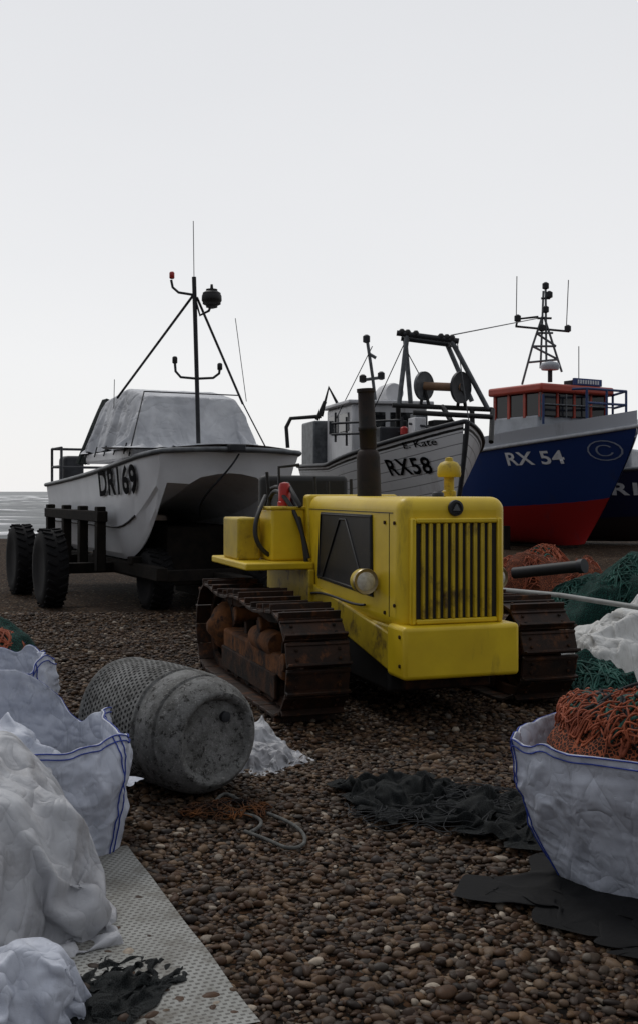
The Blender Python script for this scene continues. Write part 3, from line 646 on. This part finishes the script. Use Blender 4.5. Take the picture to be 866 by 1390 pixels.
# ================================================================ BLUE FISHING BOAT
Bb=empty('blue_fishing_boat',(7.75,26,0),math.radians(32))
blm=hullmat('blue_hull_paint',[(0,(.26,.012,.012)),(.37,(.26,.012,.012)),(.40,(.010,.032,.13)),(1,(.012,.03,.11))],dirt=(.04,.04,.06),dl=.62,rough=.3)
whb=hullmat('white_bulwark_paint',[(0,(.46,.48,.52)),(.99,(.46,.48,.52))],dirt=(.12,.12,.12))
bsh=lambda t:3.02-.75*min(t,.7)**.8
bh,bp=hull('hull',Bb,8.2,3.5,.05,bsh,1.75,blm,deckmat=deckg,bluff=2.6,full=.30,kr=.1)
hull('bulwark',Bb,8.2,3.5,.05,bsh,1.75,whb,bluff=2.6,full=.30,s0=.985,s1=1.12,nv=4,push=-.006,kr=.1)
tubes('rubbing_strake',[[bp(t/40,.99,-1)+Vector((-.02,0,0)) for t in range(40,-1,-1)]+[bp(t/40,.99,1) for t in range(41)]],.05,M('strake_white',(.45,.46,.48)),Bb)
ptext('registration_letters','RX 54',1.50,.34,3.02,2.17,letterw,Bb,bh,bold=.02,slope=.02,off=.02,space=1.05)
ptext('emblem','\u00a9',.66,.5,.98,2.25,M('pale_emblem',(.25,.28,.36)),Bb,bh,bold=-.012,slope=.05,off=.03)
redw=M('red_wheelhouse_paint',(.42,.05,.025),(.33,.04,.02),3,.45,0,.1)
whp=M('wheelhouse_white',(.42,.44,.47),None,3,.5)
box('wheelhouse_base',-1.2,1.2,2.2,3.9,2.3,3.45,whp,Bb,bevel=.05)
box('wheelhouse_windows',-1.17,1.17,2.12,3.85,3.42,4.03,glass,Bb,bevel=.03)
boxes('window_pillars',[bb(x-.04,x+.04,2.09,2.2,3.40,4.05) for x in(-1.15,-.6,0,.6,1.15)]+[bb(s*1.17-.04,s*1.17+.04,y-.05,y+.05,3.40,4.05) for s in(-1,1) for y in(2.7,3.3,3.85)],redw,Bb,bevel=.01)
box('wheelhouse_roof',-1.32,1.32,1.95,4.0,4.03,4.25,redw,Bb,bevel=.06)
box('roof_nameboard',-.1,.9,2.0,2.08,4.26,4.44,M('blue_board',(.02,.05,.2)),Bb)
nb=[bb(.0+.09*i,.05+.09*i,1.985,1.998,4.30,4.40) for i in range(9)]
boxes('nameboard_letters',nb,letterw,Bb,bevel=0)
tubes('bow_rails',[[(-1.3,1.9,3.2),(-1.3,1.9,3.95)]]+[[(x,1.0,3.1),(x,1.0,4.05)] for x in(-.7,0,.7)]+[[(-.9,1.3,4.05),(-.7,1.0,4.05),(.7,1.0,4.05),(1.3,2.0,4.05),(1.35,3.8,4.05)],[(-.7,1.0,3.7),(.7,1.0,3.7),(1.3,2.0,3.7)],[(1.3,2,3.2),(1.3,2,4.05)]],.032,M('blue_rail',(.02,.05,.16)),Bb)
tubes('window_rails',[[(-1.3,2.0,3.3),(-1.3,2.0,4.0)],[(-.4,2.0,3.4),(-.4,2.0,4.0)],[(.4,2.0,3.4),(.4,2,4.0)],[(-1.3,2.0,3.72),(1.3,2.0,3.72)]],.02,steel,Bb)
d=28.5
tubes('mast_tripod',[tw([(708,522,d),(722,470,d),(736,428,d)],Bb),tw([(762,505,d),(738,430,d)],Bb),tw([(733,500,29.2),(737,395,29.2)],Bb),tw([(741,500,d),(740,390,d)],Bb),tw([(727,452,d),(750,452,d)],Bb),tw([(722,470,d),(754,470,d)],Bb),tw([(716,492,d),(757,488,d)],Bb),tw([(727,452,d),(754,470,d)],Bb),tw([(722,470,d),(757,488,d)],Bb)],.03,steel,Bb)
tubes('mast_crosstree',[tw([(699,443,d),(772,450,d)],Bb),tw([(700,443,d),(702,433,d),(730,430,d)],Bb),tw([(729,432,d),(748,432,d)],Bb),tw([(734,405,d),(746,405,d)],Bb)],.03,steeld,Bb)
tubes('aerials',[tw([(700,440,d),(701,375,d)],Bb),tw([(768,448,d),(771,380,d)],Bb),tw([(785,520,d),(785,470,d)],Bb)],.012,steeld,Bb)
for k,(px,py) in enumerate(((740,388),(740,420),(702,432),(770,446),(745,400),(735,445))):
    lathe('mast_lamp_%d'%k,[(.03,-.1),(.09,-.07),(.09,.06),(.03,.1)],LW(Bb,px,py,d),(0,0,1),steeld,Bb,n=14)
p=LW(Bb,746,497,28); lathe('radar_dome',[(.02,-.12),(.22,-.1),(.26,0),(.22,.08),(.05,.13),(.001,.13)],p,(0,0,1),whp,Bb,n=24)
cyl('radar_post',p+Vector((0,0,-.12)),p+Vector((0,0,-.42)),.06,steeld,Bb)
for k in range(4): box('roof_gear_%d'%k,.1+k*.28,.28+k*.28,2.3,2.6,4.25,4.42+.05*(k%2),[steeld,redw,black,steel][k],Bb,bevel=.02)
tubes('forestay',[tw([(730,432,28.5),(612,455,19.3)],Bb)],.012,steeld,Bb)
boxes('hull_chocks',[bb(-1.6,-1.4,y,y+.2,0,.6) for y in(3,6)]+[bb(-.2,.2,2.2,7.5,-.1,.07)],woodd,Bb)
Nb=empty('navy_fishing_boat',(10.6,29.5,0),math.radians(60))
nvm=hullmat('navy_hull_paint',[(0,(.03,.02,.02)),(.35,(.01,.014,.05)),(.97,(.2,.21,.22))],dirt=(.03,.03,.04))
nh,np_=hull('hull',Nb,6.5,2.8,.05,lambda t:2.2-.4*min(t,.7),.6,nvm,deckmat=deckg)
ptext('registration_letters','FR12',1.5,.35,2.6,1.4,letterw,Nb,nh,bold=.03,off=.02)
tubes('gunwale',[[np_(t/30,1,-1) for t in range(30,-1,-1)]+[np_(t/30,1,1) for t in range(31)]],.05,steel,Nb)
box('cuddy',-.7,.7,1.8,3.4,1.9,2.7,whp,Nb,bevel=.08)
# ================================================================ BARREL
bmat,nt,b=newmat('barrel_plastic'); uv=objc(nt,'UV'); o=objc(nt)
s=nt.nodes.new('ShaderNodeSeparateXYZ'); nt.links.new(uv,s.inputs[0])
u=mathn(nt,'MULTIPLY',s.outputs[0],68); v=mathn(nt,'MULTIPLY',s.outputs[1],36)
vi=mathn(nt,'FLOOR',v); u=mathn(nt,'ADD',u,mathn(nt,'MULTIPLY',vi,.5))
fu=mathn(nt,'SUBTRACT',mathn(nt,'FRACT',u),.5); fv=mathn(nt,'SUBTRACT',mathn(nt,'FRACT',v),.5)
dd=mathn(nt,'SQRT',mathn(nt,'ADD',mathn(nt,'MULTIPLY',fu,fu),mathn(nt,'MULTIPLY',fv,fv)))
hole=mathn(nt,'LESS_THAN',dd,.30)
zone=mathn(nt,'MULTIPLY',mathn(nt,'GREATER_THAN',s.outputs[1],.31),mathn(nt,'LESS_THAN',s.outputs[1],.80))
hole=mathn(nt,'MULTIPLY',hole,zone)
base=mixn(nt,noisen(nt,o,7,9,.75,.38,.62),(.30,.30,.29),(.12,.118,.11))
base=mixn(nt,noisen(nt,o,24,7,.8,.53,.60),base,(.04,.038,.034))
base=mixn(nt,noisen(nt,o,60,6,.8,.57,.63),base,(.40,.39,.37))
base=mixn(nt,hole,base,(.010,.010,.010))
nt.links.new(base,b.inputs['Base Color']); b.inputs['Roughness'].default_value=.85; b.inputs['Specular IOR Level'].default_value=.25
bumpn(nt,b,mathn(nt,'SUBTRACT',noisen(nt,o,45,8,.8,.2,.8),mathn(nt,'MULTIPLY',hole,1.5)),.9,.014)
BA=empty('perforated_barrel',(-.49,5.16,.0),0)
prof=[(.002,.035),(.10,.035),(.185,.03),(.20,.004),(.212,-.006),(.228,-.004),(.238,.012),(.262,.035),(.280,.075),(.288,.115),(.279,.12),(.279,.134),(.291,.14),(.298,.20),(.301,.265),(.289,.272),(.289,.290),(.302,.297),(.305,.40),(.305,.50),(.303,.60),(.297,.70),(.288,.80),(.293,.805),(.293,.825),(.283,.83),(.262,.86),(.235,.89),(.2,.90),(.19,.89),(.002,.89)]
lathe('barrel_body',prof,(0,0,.305),(-.66,.752,.01),bmat,BA,n=80,uv=True,deform=lambda q:q+Vector((noise.noise(q*3),noise.noise(q*3+Vector((5,0,0))),noise.noise(q*3+Vector((0,7,0)))))*.012)
lathe('barrel_bung',[(.026,-.03),(.026,.008),(.018,.010),(.001,.010)],(.035,.055,.40),(.66,-.752,0),steeld,BA,n=20)
# ================================================================ BAGS
def bagmat(name,c1,c2,dirt=(.10,.09,.08),k=1.0):
    m,nt,b=newmat(name); o=objc(nt)
    c=mixn(nt,noisen(nt,o,2.5,6,.6,.35,.65),c1,c2)
    c=mixn(nt,mathn(nt,'MULTIPLY',noisen(nt,o,5,8,.75,.54,.8),.6),c,dirt)
    nt.links.new(c,b.inputs['Base Color']); b.inputs['Roughness'].default_value=.5
    h=mathn(nt,'ADD',crease(nt,o,3.2,(1,1,.5),(.3,.2,0)),mathn(nt,'MULTIPLY',crease(nt,o,7,(1,1,.45),(-.5,.3,.4)),.5))
    h=mathn(nt,'ADD',h,mathn(nt,'MULTIPLY',crease(nt,o,18,(1,1,.6),(.6,-.4,0)),.13))
    h=mathn(nt,'ADD',h,mathn(nt,'MULTIPLY',noisen(nt,o,230,2,.5,0,1),.012))
    bn=bumpn(nt,b,h,.7*k,.08)
    tr=nt.nodes.new('ShaderNodeBsdfTranslucent'); nt.links.new(c,tr.inputs[0]); nt.links.new(bn.outputs[0],tr.inputs['Normal'])
    mx=nt.nodes.new('ShaderNodeMixShader'); mx.inputs[0].default_value=.18
    nt.links.new(b.outputs[0],mx.inputs[1]); nt.links.new(tr.outputs[0],mx.inputs[2])
    nt.links.new(mx.outputs[0],nt.nodes['Material Output'].inputs[0])
    return m
bw=bagmat('woven_sack_white',(.68,.71,.79),(.55,.58,.66)); bgm=bagmat('woven_sack_grey',(.58,.59,.61),(.44,.44,.46),(.16,.14,.12))
blue=M('blue_stitching',(.02,.05,.32),None,5,.7,0,0)
def simbag(key,cx,cy,rz,scale,mat,stitch=True):
    E=empty('bulk_bag',(cx,cy,0),rz)
    ob,V=placecloth('sack_cloth',key,mat,E,(0,0,-.01),0,scale,sub=1)
    nrm=[v.normal.copy() for v in ob.data.vertices]
    if stitch:
        ps=[]; n4=4*NB
        for sidx in SE_[key]: ps.append([V[i]+nrm[i]*.003 for i in sidx])
        for c in range(4):
            for o_ in(-1,1):
                sidx=SE_[key][c]
                js=[(i//n4)*n4+((i%n4)+o_)%n4 for i in sidx]
                ps.append([V[i]+nrm[i]*.003 for i in js])
        tubes('blue_seams',ps,.0026,blue,E,res=1)
    return E
simbag('bagA',-1.19,3.66,.45,(.94,.94,1.0),bgm,False)
simbag('bagA',-2.30,5.05,2.1,(1,1,1.12),bw)
simbag('bagC',-.93,2.98,.5,(.62,.5,.42),bw,False)
def bag(name,cx,cy,hx,hy,hgt,rot,seed,mat,flare=1.0,slump=.35,amp=1.0,na=260,nl=90,peaks=(),fill=None):
    E=empty(name,(cx,cy,0),rot)
    def P(a,v,extra=0):
        ca,sa=math.cos(a),math.sin(a); e=.38
        ux=math.copysign(abs(ca)**e,ca); uy=math.copysign(abs(sa)**e,sa)
        wsc=1+(flare-1)*v
        hm=hgt*(1+slump*.8*noise.noise(Vector((ca*1.1+seed,sa*1.1,seed*.7)))+.07*noise.noise(Vector((ca*4,sa*4,seed))))
        for pa_,pw,ph in peaks:
            da=(a-pa_+math.pi)%(2*math.pi)-math.pi; hm+=ph*math.exp(-(da/pw)**2)
        z=hm*v; r=wsc*(1+.06*math.sin(math.pi*v))
        p=Vector((ux*hx*r,uy*hy*r,z)); q3=p+Vector((seed*3,0,0))
        d=.06*noise.noise(q3*2.2)+.036*ridge((q3.x,q3.y,q3.z*.45),3.6,seed)+.016*ridge((q3.x,q3.y,q3.z*.7),9,seed+1)+.006*ridge(q3,19,seed+2)
        n_=Vector((ca,sa,.1)).normalized()
        p+=n_*(d*amp*min(1,.35+v)+extra); p.z=max(p.z,-.03) 
        return p
    V=[P(2*math.pi*i/na,j/nl) for j in range(nl+1) for i in range(na)]
    Fc=[(j*na+i,j*na+(i+1)%na,(j+1)*na+(i+1)%na,(j+1)*na+i) for j in range(nl) for i in range(na)]
    ob=mk('sack_cloth',V,Fc,mat,E,ang=3)
    m_=ob.modifiers.new('s','SOLIDIFY'); m_.thickness=.006
    ps=[]
    for c_ in range(4):
        a=math.pi/4+c_*math.pi/2
        for off in(-.05,.05): ps.append([P(a+off,.02+.97*i/60,.004) for i in range(61)])
    ps.append([P(2*math.pi*i/260,.995,.005) for i in range(261)]); ps.append([P(2*math.pi*i/260,.95,.006) for i in range(261)])
    tubes('blue_seams',ps,.0028,blue,E,res=1)
    if fill: placecloth('liner_cloth','sheetB',fill,E,(0,0,hgt*.45),.7,(.50,.56,.60),sub=1)
    return E
RB=bag('bulk_bag',1.46,4.12,.415,.415,.57,math.radians(48),9.2,bw,flare=1.34,slump=.10,amp=1.0)
bag('bulk_bag',-1.36,4.56,.44,.44,.47,math.radians(21),2.6,bw,flare=1.0,slump=.12,amp=1.2,peaks=((1.75,.40,.22),(.78,.3,-.06),(5.5,.3,.03)),fill=bw)
bag('bulk_bag',-2.02,5.95,.42,.42,.54,math.radians(14),4.9,bw,flare=1.05,slump=.25,amp=1.2,peaks=((5.5,.4,.1),),fill=bw)
def heap(name,cx,cy,rx,ry,h,rot,mat,seed,amp=.05,fr=6,par=None,z0=0,n=70,m=46,prof=.6,rag=.25):
    V=[];c,s_=math.cos(rot),math.sin(rot)
    for j in range(m+1):
        q=j/m
        for i in range(n):
            a=2*math.pi*i/n; R=1+rag*noise.noise(Vector((math.cos(a)*1.7+seed,math.sin(a)*1.7,seed)))+rag*.35*noise.noise(Vector((math.cos(a)*6+seed,math.sin(a)*6,seed)))
            x=math.cos(a)*rx*R*q; y=math.sin(a)*ry*R*q
            X=cx+x*c-y*s_; Y=cy+x*s_+y*c
            base=h*(1-q**2)**prof if q<1 else 0
            edge=min(1,(1-q)*5)
            p=Vector((X,Y,seed))
            z=base*(1+.8*noise.noise(p*1.8))+edge*(amp*ridge(p,fr*.5,seed)+amp*.5*ridge(p,fr,seed+3)+amp*.25*ridge(p,fr*2.2,seed+4))
            V.append((X,Y,z0+max(z,-.004 if q<.98 else -.01)+.012*(q<.98)))
    Fc=[(j*n+i,(j+1)*n+i,(j+1)*n+(i+1)%n,j*n+(i+1)%n) for j in range(m) for i in range(n)]
    return mk(name,V,Fc,mat,par,ang=3)
def netmat(name,c1,c2,scale=60):
    m,nt,b=newmat(name); o=objc(nt)
    v=nt.nodes.new('ShaderNodeTexVoronoi'); v.feature='DISTANCE_TO_EDGE'; v.inputs['Scale'].default_value=scale; nt.links.new(o,v.inputs['Vector'])
    f=mathn(nt,'LESS_THAN',v.outputs[0],.09)
    nt.links.new(mixn(nt,f,mixn(nt,noisen(nt,o,4),c2,tuple(x*.4 for x in c2)),c1),b.inputs['Base Color']); b.inputs['Roughness'].default_value=.85
    b.inputs['Specular IOR Level'].default_value=.2
    bumpn(nt,b,f,.8,.01); return m
def tangle(name,cx,cy,rx,ry,h,n,r,mat,par=None,z0=0,seed=1,ln=14,step=.05,prof=.6,lift=.03,hm=None):
    rd=random.Random(seed); ps=[]
    for _ in range(n):
        a=rd.uniform(0,6.28); q=math.sqrt(rd.random())*.95; x,y=math.cos(a)*q,math.sin(a)*q; dr=rd.uniform(0,6.28); pts=[]
        for k in range(ln):
            rr=min(1,math.hypot(x,y)); z=h*(1-rr**2)**prof*(1+.8*noise.noise(Vector((cx+x*rx,cy+y*ry,hm if hm is not None else seed))*1.8))
            pts.append((cx+x*rx,cy+y*ry,z0+z+rd.uniform(.0,lift)+.012))
            dr+=rd.uniform(-.9,.9); x+=math.cos(dr)*step/rx; y+=math.sin(dr)*step/ry
            if math.hypot(x,y)>1: dr+=2.5; x*=.93;y*=.93
        ps.append(pts)
    return tubes(name,ps,r,mat,par,smooth=True,res=1)
orange=M('orange_twine',(.36,.085,.03),(.20,.045,.02),8,.8,0,0); green=M('green_twine',(.015,.10,.075),(.01,.05,.04),8,.8,0,0)
whtw=M('pale_twine',(.45,.45,.43),None,8,.8,0,0); dkt=M('dark_twine',(.02,.022,.024),None,8,.8,0,0)
onm=netmat('orange_netting',(.26,.07,.03),(.03,.012,.008)); gnm=netmat('green_netting',(.012,.07,.055),(.005,.012,.011))
heap('net_fill',0,0,.58,.58,.16,math.radians(0),onm,3.3,.07,6,RB,z0=.45,prof=.35,rag=.15)
tangle('orange_net',0,0,.55,.55,.21,460,.0038,orange,RB,.47,2,ln=18,step=.035,lift=.10,prof=.35,hm=3.3)
tangle('orange_rope',0,0,.52,.52,.21,30,.008,orange,RB,.49,12,ln=16,step=.06,lift=.06,prof=.35,hm=3.3)
tangle('green_rope',0,0,.52,.52,.21,90,.007,green,RB,.49,5,lift=.09,prof=.35,hm=3.3)
tangle('dark_rope',0,0,.52,.52,.21,150,.006,dkt,RB,.48,6,lift=.10,prof=.35,hm=3.3)
def netpile(nm,cx,cy,rx,ry,h,mt,tw_,seed,n=220,extra=None):
    E=empty(nm,(cx,cy,0),0)
    heap('net_mound',0,0,rx,ry,h,0,mt,seed,.10,4,E,rag=.6)
    tangle('net_strands',0,0,rx*.97,ry*.97,h,n,.007,tw_,E,seed=int(seed*10),step=.08,lift=.12,hm=seed)
    if extra: tangle('rope_coils',0,0,rx*.8,ry*.8,h+.03,24,.014,extra,E,seed=int(seed*20),step=.12,hm=seed,lift=.08)
netpile('orange_fishing_net',3.15,15.2,.95,.9,.52,onm,orange,2.2,260,green)
netpile('green_fishing_net',3.75,12.6,1.05,.9,.50,gnm,green,3.4,340,dkt)
netpile('orange_fishing_net',4.9,14.6,.8,.7,.5,onm,orange,5.4,160)
netpile('white_fishing_net',1.90,6.5,.40,.45,.06,netmat('pale_netting',(.42,.42,.40),(.06,.06,.055),70),whtw,6.1,260)
netpile('green_fishing_net',2.0,7.75,.3,.25,.16,gnm,green,8.8,80)
WS=empty('white_tarpaulin',(2.5,8.6,0),0)
tw1=bagmat('tarp_white',(.72,.72,.70),(.58,.58,.56))
placecloth('tarpaulin_cloth','sheetB',tw1,WS,(0,.1,.0),.4,(.95,.95,1.22),sub=1)
placecloth('tarpaulin_fold','sheetB',tw1,WS,(.35,-.75,.0),2.6,(.6,.6,.75),sub=1)
LP=empty('long_pole',(0,0,0)); tubes('pole',[[W(640,797,10.4),W(760,808,9.4),W(900,830,8.3)]],.022,M('pale_pole',(.30,.31,.30)),LP)
BPp=empty('black_pipe',(0,0,0)); cyl('pipe',W(697,778,13.2),W(792,768,12.6),.07,black,BPp); cyl('pipe_collar',W(786,769,12.6),W(793,768,12.55),.085,steeld,BPp)
dcm=netmat('dark_net_cloth',(.022,.025,.025),(.006,.007,.007),150)
DC=empty('dark_netting_cloth',(0,0,0))
placecloth('cloth_a','sheetA',dcm,DC,(.42,5.12,.018),.3,(.50,.65,.9),sub=1)
placecloth('cloth_b','sheetA',dcm,DC,(.82,4.82,.02),2.4,(.62,.58,.9),sub=1)
tangle('loose_threads',.60,4.95,.50,.42,.05,50,.002,dkt,DC,seed=9,step=.05)
RM=empty('black_rubber_mat',(0,0,0))
placecloth('mat','sheetA',M('rubber_black',(.006,.006,.0065),None,8,.8,0,.5,spec=.2),RM,(1.24,3.90,.03),.75,(.92,.98,.15),sub=1)
gm2,nt,b=newmat('grey_plastic_mat'); o=objc(nt); s=nt.nodes.new('ShaderNodeSeparateXYZ'); nt.links.new(o,s.inputs[0])
row=mathn(nt,'FLOOR',mathn(nt,'MULTIPLY',s.outputs[1],48))
fx=mathn(nt,'FRACT',mathn(nt,'ADD',mathn(nt,'MULTIPLY',s.outputs[0],40),mathn(nt,'MULTIPLY',row,.5))); fy=mathn(nt,'FRACT',mathn(nt,'MULTIPLY',s.outputs[1],48))
hm=mathn(nt,'MULTIPLY',mathn(nt,'GREATER_THAN',fx,.45),mathn(nt,'GREATER_THAN',fy,.5))
c=mixn(nt,hm,mixn(nt,noisen(nt,o,6,6,.7),(.30,.30,.28),(.21,.21,.19)),(.10,.095,.085))
c=mixn(nt,noisen(nt,o,3,8,.75,.48,.7),c,(.09,.075,.055))
nt.links.new(c,b.inputs['Base Color']); b.inputs['Roughness'].default_value=.7; bumpn(nt,b,mathn(nt,'SUBTRACT',1,hm),.6,.006)
nn=24; V=[]
for j in range(nn*2+1):
    for i in range(nn+1): 
        x=-.5*i/nn; y=1.60*j/(nn*2); V.append((x,y,.036+.010*noise.noise(Vector((x*3,y*3,2)))))
mk('grey_perforated_mat',V,[(j*(nn+1)+i,j*(nn+1)+i+1,(j+1)*(nn+1)+i+1,(j+1)*(nn+1)+i)[::-1] for j in range(nn*2) for i in range(nn)],gm2,loc=(-.16,2.95,0),rot=(0,0,math.atan2(.665,1.55)))
DB=empty('dark_net_bundle',(-.60,3.10,0)); placecloth('bundle','sheetA',dcm,DB,(0,0,.03),1.2,(.40,.28,.38),sub=1)
PB=empty('crumpled_plastic_bag',(-.36,6.02,0)); placecloth('bag_film','sheetB',bgm,PB,(0,0,.0),.5,(.28,.34,.42),sub=1); placecloth('bag_film_fold','sheetB',bgm,PB,(.03,-.2,.0),2.5,(.2,.24,.3),sub=1)
OR=empty('old_rope',(0,0,0))
tubes('rope',[[W(288,1098,5.0),W(300,1075,5.25)+Vector((0,0,.02)),(-.38,5.05,.04),(-.3,4.95,.03),(-.16,4.8,.03),(-.06,4.62,.03),(-.05,4.42,.03),(-.14,4.36,.035),(-.2,4.5,.03),(-.32,4.62,.03)],[(-.5,4.95,.03),(-.42,4.85,.035),(-.3,4.9,.03),(-.22,4.72,.03),(-.3,4.6,.03)]],.008,M('weathered_rope',(.12,.12,.11),(.06,.06,.055),30,.9,0,.6,120),OR,smooth=True)
tangle('frayed_strands',-.42,4.92,.22,.12,.03,40,.003,rusto,OR,seed=31,step=.03)
LH=empty('coloured_net_heap',(-3.0,9.6,0)); heap('mound',0,0,.45,.5,.28,0,gnm,2.1,.05,5,LH)
tangle('orange_strands',0,0,.42,.45,.3,60,.009,orange,LH,seed=3,step=.08); tangle('blue_strands',0,0,.42,.45,.3,40,.01,blue,LH,seed=4,step=.08)
